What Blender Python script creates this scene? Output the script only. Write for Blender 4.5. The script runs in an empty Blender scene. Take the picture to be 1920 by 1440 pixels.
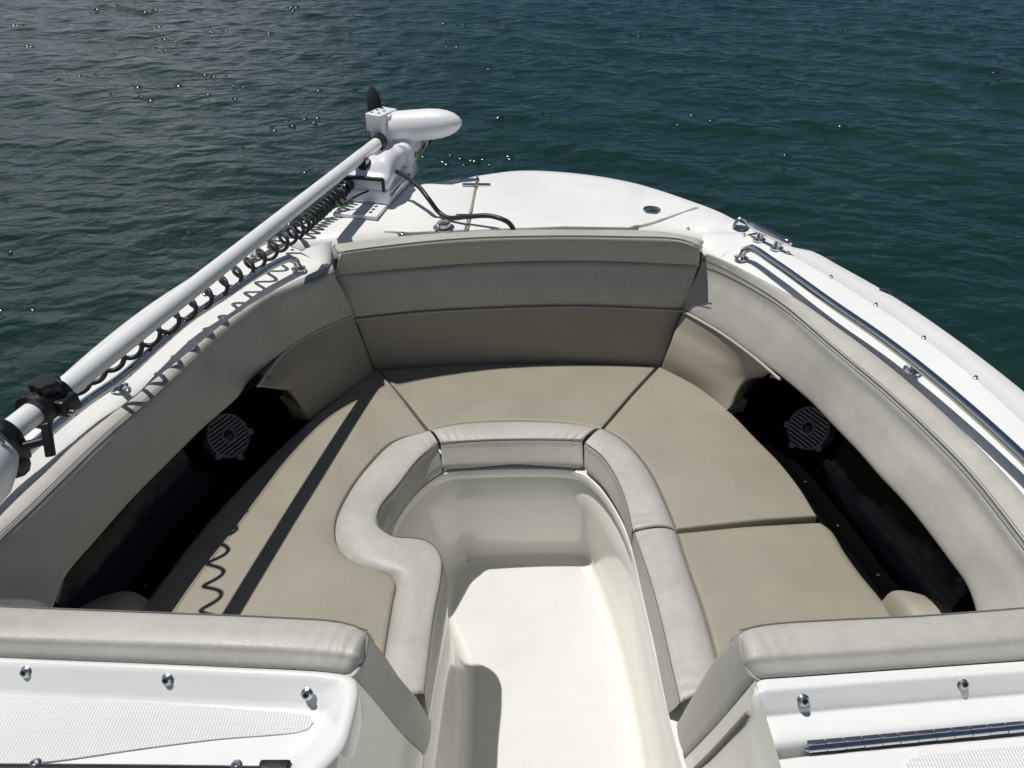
import bpy, bmesh, math, random
from mathutils import Vector, Matrix
import numpy as np
random.seed(7)
scene = bpy.context.scene
COL = scene.collection
PI = math.pi

# ------------------------------------------------------------------ camera
CAM_Z, PITCH, FPX = 2.10, math.radians(35), 1442.0
cd = bpy.data.cameras.new('camera'); cam = bpy.data.objects.new('camera', cd); COL.objects.link(cam)
cam.location = (0, 0, CAM_Z); cam.rotation_euler = (PI/2 - PITCH, 0, 0)
cd.sensor_width = 36; cd.lens = 36*FPX/1920; cd.clip_end = 20000; cd.clip_start = .05
scene.camera = cam
SP, CP = math.sin(PITCH), math.cos(PITCH)

def P(u, v, z):
    """survey point: sight line (u, v of the 1920 x 1440 photo) met with the level z (metres above the water)"""
    x, y = (u-960)/FPX, -(v-720)/FPX
    d = Vector((x, CP + y*SP, -SP + y*CP))
    return Vector((0, 0, CAM_Z)) + d*((CAM_Z-z)/(-d.z))
def PL(pts, z=None):
    return [P(p[0], p[1], p[2] if len(p) > 2 else z) for p in pts]
def mirror(p):
    """across the boat's centre line, which runs a touch off the world Y axis"""
    a = Vector((.017, 2.24, 0)); d = Vector((-.035, 1, 0)).normalized()
    n = Vector((d.y, -d.x, 0)); k = (Vector((p[0], p[1], 0))-a).dot(n)
    return Vector((p[0], p[1], p[2])) - n*(2*k)

# ------------------------------------------------------------------ materials
def mat(name, col, rough=.5, metal=0, bump=None, var=0, var_scale=3, coat=0, spec=.5, extra=None):
    m = bpy.data.materials.new(name); m.use_nodes = True
    nt = m.node_tree; b = nt.nodes['Principled BSDF']
    b.inputs['Base Color'].default_value = (*col, 1); b.inputs['Roughness'].default_value = rough
    b.inputs['Metallic'].default_value = metal; b.inputs['Coat Weight'].default_value = coat
    b.inputs['Coat Roughness'].default_value = .05
    b.inputs['Specular IOR Level'].default_value = spec
    tc = nt.nodes.new('ShaderNodeTexCoord')
    if var:
        n = nt.nodes.new('ShaderNodeTexNoise'); n.inputs['Scale'].default_value = var_scale
        n.inputs['Detail'].default_value = 6; n.inputs['Roughness'].default_value = .62
        nt.links.new(tc.outputs['Object'], n.inputs['Vector'])
        r = nt.nodes.new('ShaderNodeMapRange'); r.inputs[1].default_value = .3; r.inputs[2].default_value = .72
        r.inputs[3].default_value = 1-var; r.inputs[4].default_value = 1+var*.6
        nt.links.new(n.outputs['Fac'], r.inputs[0])
        mx = nt.nodes.new('ShaderNodeVectorMath'); mx.operation = 'SCALE'
        mx.inputs[0].default_value = col; nt.links.new(r.outputs[0], mx.inputs['Scale'])
        nt.links.new(mx.outputs[0], b.inputs['Base Color'])
        n3 = nt.nodes.new('ShaderNodeTexNoise'); n3.inputs['Scale'].default_value = var_scale*6; n3.inputs['Detail'].default_value = 8; n3.inputs['Roughness'].default_value = .7
        nt.links.new(tc.outputs['Object'], n3.inputs['Vector'])
        r3 = nt.nodes.new('ShaderNodeMapRange'); r3.inputs[1].default_value = .35; r3.inputs[2].default_value = .7; r3.inputs[3].default_value = 1-var*.55; r3.inputs[4].default_value = 1+var*.45
        nt.links.new(n3.outputs['Fac'], r3.inputs[0])
        mm = nt.nodes.new('ShaderNodeMath'); mm.operation = 'MULTIPLY'; nt.links.new(r.outputs[0], mm.inputs[0]); nt.links.new(r3.outputs[0], mm.inputs[1]); nt.links.new(mm.outputs[0], mx.inputs['Scale'])
        r2 = nt.nodes.new('ShaderNodeMapRange'); r2.inputs[1].default_value = .3; r2.inputs[2].default_value = .7
        r2.inputs[3].default_value = max(rough-.1, .02); r2.inputs[4].default_value = min(rough+.1, 1)
        nt.links.new(n.outputs['Fac'], r2.inputs[0]); nt.links.new(r2.outputs[0], b.inputs['Roughness'])
    prev = None
    for (kind, scale, dist) in (bump or []):
        if kind == 'noise':
            t = nt.nodes.new('ShaderNodeTexNoise'); t.inputs['Scale'].default_value = scale; t.inputs['Detail'].default_value = 3; out = t.outputs['Fac']
            nt.links.new(tc.outputs['Object'], t.inputs['Vector'])
        elif kind == 'cell':
            t = nt.nodes.new('ShaderNodeTexVoronoi'); t.inputs['Scale'].default_value = scale; out = t.outputs['Distance']
            nt.links.new(tc.outputs['Object'], t.inputs['Vector'])
        elif kind == 'diamond':
            # raised diamond grid: product of two crossed sine waves
            vals = []
            for sgn in (1, -1):
                sx = nt.nodes.new('ShaderNodeSeparateXYZ'); nt.links.new(tc.outputs['Object'], sx.inputs[0])
                a = nt.nodes.new('ShaderNodeMath'); a.operation = 'MULTIPLY'; a.inputs[1].default_value = sgn*.6; nt.links.new(sx.outputs['Y'], a.inputs[0])
                s = nt.nodes.new('ShaderNodeMath'); s.operation = 'ADD'; nt.links.new(sx.outputs['X'], s.inputs[0]); nt.links.new(a.outputs[0], s.inputs[1])
                k = nt.nodes.new('ShaderNodeMath'); k.operation = 'MULTIPLY'; k.inputs[1].default_value = scale; nt.links.new(s.outputs[0], k.inputs[0])
                w = nt.nodes.new('ShaderNodeMath'); w.operation = 'SINE'; nt.links.new(k.outputs[0], w.inputs[0])
                vals.append(w)
            t = nt.nodes.new('ShaderNodeMath'); t.operation = 'MULTIPLY'
            nt.links.new(vals[0].outputs[0], t.inputs[0]); nt.links.new(vals[1].outputs[0], t.inputs[1]); out = t.outputs[0]
        bp = nt.nodes.new('ShaderNodeBump'); bp.inputs['Distance'].default_value = dist; bp.inputs['Strength'].default_value = 1
        nt.links.new(out, bp.inputs['Height'])
        if prev: nt.links.new(prev.outputs[0], bp.inputs['Normal'])
        prev = bp
    if prev: nt.links.new(prev.outputs[0], b.inputs['Normal'])
    return m

M = {}
M['gelcoat'] = mat('white_gelcoat', (.80, .80, .79), .22, coat=.5, var=.03, var_scale=2.5, bump=[('noise', 2.2, .0012)])
M['deck'] = mat('white_deck_gelcoat', (.80, .80, .78), .42, var=.035, var_scale=3, bump=[('noise', 260, .0004)])
M['liner'] = mat('cream_liner_gelcoat', (.80, .785, .715), .2, coat=.4, var=.03, var_scale=2)
M['sole'] = mat('cream_nonskid_sole', (.69, .69, .665), .45, var=.04, var_scale=4, bump=[('diamond', 900, .0004)])
M['nonskid'] = mat('white_diamond_nonskid', (.76, .765, .76), .4, var=.03, bump=[('diamond', 620, .0011)])
M['grey_vinyl'] = mat('light_grey_vinyl', (.465, .452, .41), .45, var=.10, var_scale=9, bump=[('noise', 5, .0022), ('noise', 60, .00022), ('cell', 380, .0003)])
M['tan_vinyl'] = mat('tan_vinyl', (.315, .29, .228), .5, var=.055, var_scale=7, bump=[('noise', 5, .003), ('noise', 40, .0002), ('cell', 380, .0002)])
M['panel_vinyl'] = mat('beige_panel_vinyl', (.36, .325, .265), .5, var=.05, var_scale=5, bump=[('cell', 420, .0005)])
M['stitch'] = mat('grey_thread', (.15, .145, .125), .8)
M['piping'] = mat('pale_piping', (.47, .45, .38), .5)
M['groove'] = mat('dark_gap', (.05, .045, .04), .8)
M['chrome'] = mat('polished_steel', (.66, .66, .67), .07, 1, bump=[('noise', 30, .0004)])
M['steel'] = mat('brushed_steel', (.6, .6, .6), .25, 1)
M['black_gloss'] = mat('black_glossy_plastic', (.003, .003, .003), .10, spec=.24, bump=[('noise', 5, .004)])
M['black'] = mat('black_plastic', (.008, .008, .009), .38, bump=[('noise', 200, .0003)])
M['rubber'] = mat('black_rubber', (.018, .018, .018), .45)
M['white_paint'] = mat('white_powder_paint', (.80, .80, .80), .35, bump=[('cell', 330, .0004)])
M['white_plastic'] = mat('white_plastic', (.77, .76, .80), .3, coat=.2)
M['white_tube'] = mat('white_shaft_paint', (.80, .80, .80), .3, var=.03, var_scale=8)
M['grille'] = mat('grey_grille_plastic', (.21, .21, .22), .35)
M['green'] = mat('green_tag', (.04, .16, .05), .5)
M['lime'] = mat('lime_green_decal', (.16, .42, .04), .4)
M['ink'] = mat('black_ink', (.01, .01, .01), .4)
M['rust'] = mat('brown_sealant', (.26, .235, .19), .7)

# ------------------------------------------------------------------ mesh helpers
def link(name, verts, faces, m, parent=None, smooth=True, recalc=True, sharp=None):
    me = bpy.data.meshes.new(name); me.from_pydata([tuple(v) for v in verts], [], faces); me.update()
    bm = bmesh.new(); bm.from_mesh(me)
    bmesh.ops.remove_doubles(bm, verts=bm.verts, dist=1e-5)
    if recalc: bmesh.ops.recalc_face_normals(bm, faces=bm.faces)
    for f in bm.faces: f.smooth = smooth
    if sharp:
        for e in bm.edges:
            if len(e.link_faces) == 2 and e.calc_face_angle(0) > sharp: e.smooth = False
    bm.to_mesh(me); bm.free()
    me.materials.append(m)
    o = bpy.data.objects.new(name, me); COL.objects.link(o)
    if parent: o.parent = parent
    return o
def link_bm(name, bm, m, parent=None, sharp=math.radians(40)):
    v = [x.co.copy() for x in bm.verts]; bm.verts.index_update()
    f = [[x.index for x in fc.verts] for fc in bm.faces]; bm.free()
    return link(name, v, f, m, parent, True, True, sharp)
class MB:
    def __init__(s): s.v = []; s.f = []
    def add(s, v, f):
        k = len(s.v); s.v += [Vector(x) for x in v]; s.f += [[i+k for i in q] for q in f]; return s
    def build(s, name, m, parent=None, sharp=math.radians(40), smooth=True):
        return link(name, s.v, s.f, m, parent, smooth, True, sharp)

def thing(name, label, cat, loc=(0, 0, 0), group=None):
    """an Empty at the thing's base; its parts keep their world place"""
    o = bpy.data.objects.new(name, None); COL.objects.link(o); o.empty_display_size = .1
    o['label'] = label; o['category'] = cat
    if group: o['group'] = group
    return o

def cat_rom(pts, n, ts=None):
    """arc-length resampled centripetal spline; ts = optional list of fractions"""
    p = [Vector(q) for q in pts]
    if len(p) == 2:
        ts = ts or [i/(n-1) for i in range(n)]
        return [p[0].lerp(p[1], t) for t in ts]
    e = [p[0]*2-p[1]] + p + [p[-1]*2-p[-2]]
    dense = []
    for i in range(1, len(e)-2):
        p0, p1, p2, p3 = e[i-1:i+3]
        t0 = 0; t1 = t0+max((p1-p0).length, 1e-6)**.5; t2 = t1+max((p2-p1).length, 1e-6)**.5; t3 = t2+max((p3-p2).length, 1e-6)**.5
        for k in range(24):
            t = t1+(t2-t1)*k/24
            a1 = p0*((t1-t)/(t1-t0))+p1*((t-t0)/(t1-t0)); a2 = p1*((t2-t)/(t2-t1))+p2*((t-t1)/(t2-t1)); a3 = p2*((t3-t)/(t3-t2))+p3*((t-t2)/(t3-t2))
            b1 = a1*((t2-t)/(t2-t0))+a2*((t-t0)/(t2-t0)); b2 = a2*((t3-t)/(t3-t1))+a3*((t-t1)/(t3-t1))
            dense.append(b1*((t2-t)/(t2-t1))+b2*((t-t1)/(t2-t1)))
    dense.append(p[-1])
    L = [0]
    for a, b in zip(dense, dense[1:]): L.append(L[-1]+(b-a).length)
    ts = ts or [i/(n-1) for i in range(n)]
    out = []; j = 0
    for t in ts:
        s = t*L[-1]
        while j < len(L)-2 and L[j+1] < s: j += 1
        k = (s-L[j])/max(L[j+1]-L[j], 1e-9)
        out.append(dense[j].lerp(dense[j+1], min(max(k, 0), 1)))
    return out

def grid_faces(nr, nc):
    return [[r*nc+c, r*nc+c+1, (r+1)*nc+c+1, (r+1)*nc+c] for r in range(nr-1) for c in range(nc-1)]

def loft(name, rails, m, parent=None, n=80, rows=None, sharp=None, thick=0):
    """surface through rails (each a list of points); rows>0 splines across the rails too"""
    R = [cat_rom(r, n) for r in rails]
    if rows:
        cols = [cat_rom([R[k][c] for k in range(len(R))], rows) for c in range(n)]
        R = [[cols[c][k] for c in range(n)] for k in range(rows)]
    v = [p for r in R for p in r]
    o = link(name, v, grid_faces(len(R), n), m, parent, sharp=sharp)
    return o

def ease(n, r, L):
    """fractions along an edge of length L: n even ones plus a cluster within r of both ends"""
    a = [0, .06*r, .2*r, .4*r, .7*r, r]
    inner = [r+(L-2*r)*i/n for i in range(1, n)]
    s = a + inner + [L-x for x in reversed(a)]
    return [x/L for x in s]

def pillow(name, rails, m, parent=None, n=60, rows=24, r=(.012, .012, .012, .012), depth=.05, skirt=Vector((0, 0, -1)), puff=0, sk_in=0, wr=None):
    """padded panel: rails front to back; edges (first rail, last rail, first column, last column) roll over with radius r along skirt, then drop by depth"""
    L0 = sum((b-a).length for a, b in zip(rails[0], rails[0][1:])); L1 = sum((b-a).length for a, b in zip(rails[-1], rails[-1][1:]))
    L = max(L0, L1); rc = max(max(r[2], r[3]), .004)
    ts = ease(n, rc, L)
    R = [cat_rom(q, 0, ts) for q in rails]; nc = len(ts)
    W = sum((R[k+1][nc//2]-R[k][nc//2]).length for k in range(len(R)-1)); rr = max(max(r[0], r[1]), .003)
    ws = ease(rows, min(rr, W*.3), W); nr = len(ws)
    cols = [cat_rom([R[k][c] for k in range(len(R))], 0, ws) for c in range(nc)]
    def drop(d, rad):
        if rad <= 0 or d >= rad: return 0
        return rad - math.sqrt(max(rad*rad-(rad-d)**2, 0))
    V = []
    for i in range(nr):
        for c in range(nc):
            p = cols[c][i].copy(); dw, dl = ws[i]*W, ts[c]*L
            dz = max(drop(dw, r[0]), drop(W-dw, r[1]), drop(dl, r[2]), drop(L-dl, r[3]))
            p += skirt*dz
            if wr:
                for (side_, amp_, lam_, len_) in wr:
                    q_ = (dl if side_ == 0 else L-dl); wv = math.sin(2*PI*q_/lam_+2.1*math.sin(ws[i]*5+side_)+.9*math.sin(q_*23))
                    p -= skirt*(amp_*math.exp(-q_/len_)*wv*math.sin(PI*min(max(ws[i], 0), 1))**1.5)
            if puff: p -= skirt*(puff*min(1, (4*ws[i]*(1-ws[i]))**.6)*min(1, (4*ts[c]*(1-ts[c]))**.6))
            V.append(p)
    F = grid_faces(nr, nc)
    ring = [c for c in range(nc)] + [k*nc+nc-1 for k in range(1, nr)] + [(nr-1)*nc+c for c in range(nc-2, -1, -1)] + [k*nc for k in range(nr-2, 0, -1)]
    cen = sum((V[i] for i in ring), Vector())/len(ring)
    k0 = len(V); N = len(ring)
    for i in ring:
        V.append(V[i]+skirt*depth+(cen-V[i]).normalized()*sk_in)
    for j in range(N):
        F.append([ring[j], ring[(j+1) % N], k0+(j+1) % N, k0+j])
    return link(name, V, F, m, parent, sharp=math.radians(70))

def tube_data(pts, rad, seg=10, cap=True, closed=False):
    pts = [Vector(p) for p in pts]; n = len(pts)
    rads = rad if isinstance(rad, (list, tuple)) else [rad]*n
    V, F = [], []
    t = (pts[1]-pts[0]).normalized()
    a = Vector((0, 0, 1)) if abs(t.z) < .9 else Vector((1, 0, 0))
    nrm = (a-t*a.dot(t)).normalized()
    for i, p in enumerate(pts):
        t2 = (pts[min(i+1, n-1)]-pts[max(i-1, 0)]).normalized()
        nrm = (nrm-t2*nrm.dot(t2)).normalized(); b = t2.cross(nrm)
        for k in range(seg):
            an = 2*PI*k/seg
            V.append(p+(nrm*math.cos(an)+b*math.sin(an))*rads[i])
    for i in range(n-1):
        for k in range(seg):
            F.append([i*seg+k, i*seg+(k+1) % seg, (i+1)*seg+(k+1) % seg, (i+1)*seg+k])
    if cap:
        F.append(list(range(seg))[::-1]); F.append([(n-1)*seg+k for k in range(seg)])
    return V, F
def tube(name, pts, rad, m, parent=None, seg=10, sharp=math.radians(50)):
    V, F = tube_data(pts, rad, seg); return link(name, V, F, m, parent, sharp=sharp)

def lathe_data(prof, o, ax, seg=28):
    """prof: list of (distance along the axis, radius)"""
    o = Vector(o); ax = Vector(ax).normalized()
    a = Vector((0, 0, 1)) if abs(ax.z) < .9 else Vector((1, 0, 0))
    e = (a-ax*a.dot(ax)).normalized(); b = ax.cross(e)
    V, F = [], []
    for (s, r) in prof:
        for k in range(seg):
            an = 2*PI*k/seg
            V.append(o+ax*s+(e*math.cos(an)+b*math.sin(an))*max(r, 1e-5))
    for i in range(len(prof)-1):
        for k in range(seg):
            F.append([i*seg+k, i*seg+(k+1) % seg, (i+1)*seg+(k+1) % seg, (i+1)*seg+k])
    return V, F
def lathe(name, prof, o, ax, m, parent=None, seg=28, sharp=math.radians(35)):
    V, F = lathe_data(prof, o, ax, seg); return link(name, V, F, m, parent, sharp=sharp)

def box_data(c, dims, rot=None, bev=.004, seg=3):
    bm = bmesh.new(); bmesh.ops.create_cube(bm, size=1)
    for v in bm.verts: v.co = Vector((v.co.x*dims[0], v.co.y*dims[1], v.co.z*dims[2]))
    if bev: bmesh.ops.bevel(bm, geom=list(bm.edges), offset=bev, segments=seg, profile=.6, affect='EDGES')
    mt = Matrix.Translation(Vector(c)) @ (rot.to_4x4() if rot else Matrix())
    for v in bm.verts: v.co = mt @ v.co
    bm.verts.index_update()
    V = [v.co.copy() for v in bm.verts]; F = [[v.index for v in f.verts] for f in bm.faces]; bm.free()
    return V, F
def box(name, c, dims, m, parent=None, rot=None, bev=.004, seg=3):
    V, F = box_data(c, dims, rot, bev, seg); return link(name, V, F, m, parent, sharp=math.radians(30))

def slab(name, outline, th, m, parent=None, bev=.004, sharp=math.radians(35)):
    """flat plate from a closed outline, top at the outline's level, edges rounded"""
    bm = bmesh.new(); vs = [bm.verts.new(p) for p in outline]; f = bm.faces.new(vs)
    f.normal_update()
    if f.normal.z < 0: f.normal_flip()
    ex = bmesh.ops.extrude_face_region(bm, geom=[f])
    top = [e for e in ex['geom'] if isinstance(e, bmesh.types.BMFace)][0]
    for v in vs: v.co.z -= th
    if bev:
        bmesh.ops.bevel(bm, geom=list(top.edges), offset=bev, segments=3, profile=.5, affect='EDGES')
    bmesh.ops.triangulate(bm, faces=[q for q in bm.faces if len(q.verts) > 4])
    return link_bm(name, bm, m, parent, sharp)

def off(p, x=0, y=0, z=0): return Vector((p[0]+x, p[1]+y, p[2]+z))
def lerp_rail(a, b, t, dz=0, n=30):
    A, B = cat_rom(a, n), cat_rom(b, n)
    return [p.lerp(q, t)+Vector((0, 0, dz)) for p, q in zip(A, B)]

# ------------------------------------------------------------------ sky, sun, exposure
SUN_TO = Vector((-.285, .04, 1)).normalized()
w = bpy.data.worlds.new('World'); scene.world = w; w.use_nodes = True
nt = w.node_tree; sky = nt.nodes.new('ShaderNodeTexSky'); sky.sky_type = 'NISHITA'; sky.sun_disc = False
sky.sun_elevation = math.asin(SUN_TO.z); sky.sun_rotation = math.atan2(SUN_TO.x, SUN_TO.y)
sky.air_density = 1.0; sky.dust_density = .1; sky.ozone_density = 3.0
# a bank of bright broken cloud over the port bow, blue sky elsewhere
tcw = nt.nodes.new('ShaderNodeTexCoord')
def wmath(op, a_, b_=None):
    n = nt.nodes.new('ShaderNodeMath'); n.operation = op; n.use_clamp = False
    for i, q in enumerate((a_, b_)):
        if q is None: continue
        if isinstance(q, (int, float)): n.inputs[i].default_value = q
        else: nt.links.new(q, n.inputs[i])
    return n.outputs[0]
def wramp(q, lo, hi):
    n = nt.nodes.new('ShaderNodeMapRange'); n.interpolation_type = 'SMOOTHSTEP'
    n.inputs[1].default_value = lo; n.inputs[2].default_value = hi; nt.links.new(q, n.inputs[0]); return n.outputs[0]
sx = nt.nodes.new('ShaderNodeSeparateXYZ'); nt.links.new(tcw.outputs['Generated'], sx.inputs[0])
cn = nt.nodes.new('ShaderNodeTexNoise'); cn.inputs['Scale'].default_value = 3.2; cn.inputs['Detail'].default_value = 7; cn.inputs['Roughness'].default_value = .6
nt.links.new(tcw.outputs['Generated'], cn.inputs['Vector'])
mask = wmath('MULTIPLY', wmath('MULTIPLY', wramp(wmath('MULTIPLY', sx.outputs['X'], -1), -.02, .42), wramp(sx.outputs['Y'], -.2, .3)), wramp(wmath('MULTIPLY', sx.outputs['Z'], -1), -.85, -.5))
mask = wmath('MULTIPLY', mask, wramp(cn.outputs['Fac'], .33, .62))
mixc = nt.nodes.new('ShaderNodeMix'); mixc.data_type = 'RGBA'; nt.links.new(mask, mixc.inputs[0])
hs_ = nt.nodes.new('ShaderNodeHueSaturation'); hs_.inputs['Saturation'].default_value = .85; nt.links.new(sky.outputs[0], hs_.inputs['Color'])
lowb = nt.nodes.new('ShaderNodeMix'); lowb.data_type = 'RGBA'; lowb.blend_type = 'MULTIPLY'; nt.links.new(wramp(wmath('MULTIPLY', sx.outputs['Z'], -1), -.55, -.05), lowb.inputs[0])
nt.links.new(hs_.outputs[0], lowb.inputs[6]); lowb.inputs[7].default_value = (.50, .74, 1.05, 1); nt.links.new(lowb.outputs[2], mixc.inputs[6]); mixc.inputs[7].default_value = (11.5, 12.6, 13.6, 1)
bg = nt.nodes['Background']; nt.links.new(mixc.outputs[2], bg.inputs[0]); bg.inputs[1].default_value = .05
sd = bpy.data.lights.new('sun', 'SUN'); sun = bpy.data.objects.new('sun', sd); COL.objects.link(sun)
sd.energy = 5.0; sd.angle = math.radians(.53); sd.color = (1, .97, .925)
sun.rotation_euler = (-SUN_TO).to_track_quat('-Z', 'Y').to_euler()
scene.view_settings.view_transform = 'Standard'; scene.view_settings.look = 'None'
scene.view_settings.exposure = -.45; scene.view_settings.gamma = 1
scene.cycles.max_bounces = 10; scene.cycles.diffuse_bounces = 5

# ------------------------------------------------------------------ water
def make_water():
    def axis(lo, hi, step, far):
        c = list(np.arange(lo, hi+1e-6, step)); a = []; s = step; x = hi
        while x < far: s *= 1.25; x += s; a.append(x)
        b = []; s = step; x = lo
        while x > -far: s *= 1.25; x -= s; b.append(x)
        return np.array(b[::-1]+c+a)
    xs = axis(-11, 10, .045, 6000); ys = axis(-1, 15, .045, 6000)
    X, Y = np.meshgrid(xs, ys)
    rng = np.random.RandomState(3); Z = np.zeros_like(X)
    DX = np.zeros_like(X); DY = np.zeros_like(X)
    main = math.radians(62)
    # low wind chop: many short crested wave trains around the wind direction
    for lam0, amp, k, spread in ((2.4, .010, 10, .35), (1.1, .0110, 18, .45), (.55, .0085, 30, .6), (.28, .0030, 30, .9)):
        for _ in range(k):
            lam = lam0*rng.uniform(.65, 1.5); th = main+rng.normal(0, spread); ph = rng.uniform(0, 2*PI)
            kk = 2*PI/lam; a = amp*rng.uniform(.4, 1.3)*1.55/math.sqrt(k)
            arg = kk*(X*math.cos(th)+Y*math.sin(th))+ph
            # let each train come and go in patches
            env = .6+.4*np.sin(X*rng.uniform(-.6, .6)+Y*rng.uniform(-.6, .6)+rng.uniform(0, 6))
            Z += a*env*np.sin(arg)
            DX -= a*env*.8*math.cos(th)*np.cos(arg)*-1; DY -= a*env*.8*math.sin(th)*np.cos(arg)*-1
    D = np.sqrt(X**2+(Y-6)**2); fade = np.clip((16-D)/5, 0, 1)
    X2 = X+DX*fade; Y2 = Y+DY*fade; Z = Z*fade
    nr, nc = X.shape
    me = bpy.data.meshes.new('water')
    co = np.stack([X2.ravel(), Y2.ravel(), Z.ravel()], 1).astype(np.float32)
    idx = np.arange(nr*nc).reshape(nr, nc)
    q = np.stack([idx[:-1, :-1].ravel(), idx[:-1, 1:].ravel(), idx[1:, 1:].ravel(), idx[1:, :-1].ravel()], 1).astype(np.int32)
    # steep little domes added in loose clusters, shaped to throw sun glints
    flat = np.stack([X2.ravel(), Y2.ravel()], 1); r2 = np.random.RandomState(11); ev, eq = [], []
    base = len(co); NR, NS = 7, 16
    for _ in range(88):
        if r2.rand() < .68: cx, cy = r2.uniform(-7.5, .3), r2.uniform(2.6, 13.5)
        else: cx, cy = r2.uniform(0, 7), r2.uniform(4.0, 13.5)
        if abs(cx) > .62*cy+.9 or (abs(cx) < 1.5 and cy < 3.6): continue
        for _k in range(r2.randint(1, 5)):
            px, py = cx+r2.normal(0, .16), cy+r2.normal(0, .07); k_ = r2.uniform(.6, 1.15)
            rx, ry, hh, an = k_*.050, k_*.027, k_*.0145, r2.normal(-.1, .3)
            z0 = co[np.argmin((flat[:, 0]-px)**2+(flat[:, 1]-py)**2), 2]-.004
            st = base+len(ev)
            for i in range(NR):
                f_ = i/(NR-1); zz = hh*(1-f_*f_)
                for j in range(NS):
                    t_ = 2*PI*j/NS; ex, ey = rx*f_*math.cos(t_), ry*f_*math.sin(t_)
                    ev.append((px+ex*math.cos(an)-ey*math.sin(an), py+ex*math.sin(an)+ey*math.cos(an), z0+zz))
            for i in range(NR-1):
                for j in range(NS):
                    eq.append((st+i*NS+j, st+(i+1)*NS+j, st+(i+1)*NS+(j+1) % NS, st+i*NS+(j+1) % NS))
    co = np.concatenate([co, np.array(ev, dtype=np.float32)]); q = np.concatenate([q, np.array(eq, dtype=np.int32)])
    me.vertices.add(len(co)); me.vertices.foreach_set('co', co.ravel())
    me.loops.add(q.size); me.loops.foreach_set('vertex_index', q.ravel())
    me.polygons.add(len(q)); me.polygons.foreach_set('loop_start', np.arange(0, q.size, 4, dtype=np.int32))
    me.polygons.foreach_set('use_smooth', np.ones(len(q), dtype=bool))
    mi = np.zeros(len(q), dtype=np.int32); mi[-len(eq):] = 1; me.polygons.foreach_set('material_index', mi)
    me.update(); me.validate()
    m = bpy.data.materials.new('sea_water'); m.use_nodes = True; nt = m.node_tree; b = nt.nodes['Principled BSDF']
    b.inputs['Base Color'].default_value = (.0065, .019, .0165, 1); b.inputs['Roughness'].default_value = .06; b.inputs['IOR'].default_value = 1.333
    tc = nt.nodes.new('ShaderNodeTexCoord'); prev = None
    for sc, st, dist, rz, det in ((3.0, (1, 1.6, 1), .05, .45, 1), (8, (1, 1.5, 1), .014, .55, 1), (34, (1, 1.2, 1), .0035, .5, 1)):
        mp = nt.nodes.new('ShaderNodeMapping'); mp.inputs['Rotation'].default_value = (0, 0, rz-.3); mp.inputs['Scale'].default_value = st
        n = nt.nodes.new('ShaderNodeTexNoise'); n.inputs['Scale'].default_value = sc; n.inputs['Detail'].default_value = det; n.inputs['Distortion'].default_value = .4
        nt.links.new(tc.outputs['Object'], mp.inputs[0]); nt.links.new(mp.outputs[0], n.inputs['Vector'])
        bp = nt.nodes.new('ShaderNodeBump'); bp.inputs['Distance'].default_value = dist; bp.inputs['Strength'].default_value = 1
        nt.links.new(n.outputs['Fac'], bp.inputs['Height'])
        if prev: nt.links.new(prev.outputs[0], bp.inputs['Normal'])
        prev = bp
    nt.links.new(prev.outputs[0], b.inputs['Normal'])
    # murky green-blue body colour, drifting a little from place to place
    n = nt.nodes.new('ShaderNodeTexNoise'); n.inputs['Scale'].default_value = .35; n.inputs['Detail'].default_value = 3
    nt.links.new(tc.outputs['Object'], n.inputs['Vector'])
    cr = nt.nodes.new('ShaderNodeValToRGB'); cr.color_ramp.elements[0].position = .35; cr.color_ramp.elements[1].position = .7
    cr.color_ramp.elements[0].color = (.006, .0235, .0205, 1); cr.color_ramp.elements[1].color = (.010, .032, .027, 1)
    nt.links.new(n.outputs['Fac'], cr.inputs[0]); nt.links.new(cr.outputs[0], b.inputs['Base Color'])
    me.materials.append(m)
    m2 = mat('glint_dome_water', (.010, .028, .025), .15); m2.node_tree.nodes['Principled BSDF'].inputs['IOR'].default_value = 1.333; me.materials.append(m2)  # rougher water for the added domes, to widen their sun glints
    o = bpy.data.objects.new('water', me); COL.objects.link(o); o['kind'] = 'structure'; o['label'] = 'dark green rippled sea water around the bow'
make_water()

# ================================================================== BOAT
boat = thing('motorboat', 'white open-bow motorboat seen from its walkthrough with beige seating and black side pockets', 'boat')
Z_DK, Z_ST, Z_FL = 1.10, .68, .20

# ---- gunwales: rub-rail edge, flat top, crease, inner rim
R_O = PL([(1440, 440), (1489, 464), (1520, 470), (1565, 494), (1662, 549), (1767, 619), (1920, 737)], 1.085)
R_O += [Vector((1.20, 1.1, 1.08)), Vector((1.25, .75, 1.075)), Vector((1.28, .3, 1.07)), Vector((1.29, -.6, 1.06))]
R_C = PL([(1400, 440), (1478, 475), (1558, 520), (1642, 572), (1732, 634), (1829, 709), (1920, 792)], 1.10)
R_C += [Vector((1.115, 1.02, 1.10)), Vector((1.16, .7, 1.10)), Vector((1.18, .3, 1.10)), Vector((1.18, -.6, 1.09))]
R_W = PL([(1350, 487), (1489, 560), (1628, 657), (1767, 775), (1892, 900)], 1.075)
R_W += [Vector((.986, 1.0, 1.075)), Vector((.99, .75, 1.075)), Vector((.99, .3, 1.075)), Vector((.99, -.6, 1.07))]
L_W = PL([(614, 502), (547, 536), (451, 590), (356, 664), (250, 747), (194, 792), (136, 838), (88, 887), (0, 970)], 1.075)
L_W += [Vector((-.962, .75, 1.075)), Vector((-.966, .3, 1.075)), Vector((-.966, -.6, 1.07))]
L_O = [mirror(q) for q in R_O]; L_C = [mirror(q) for q in R_C]
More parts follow.
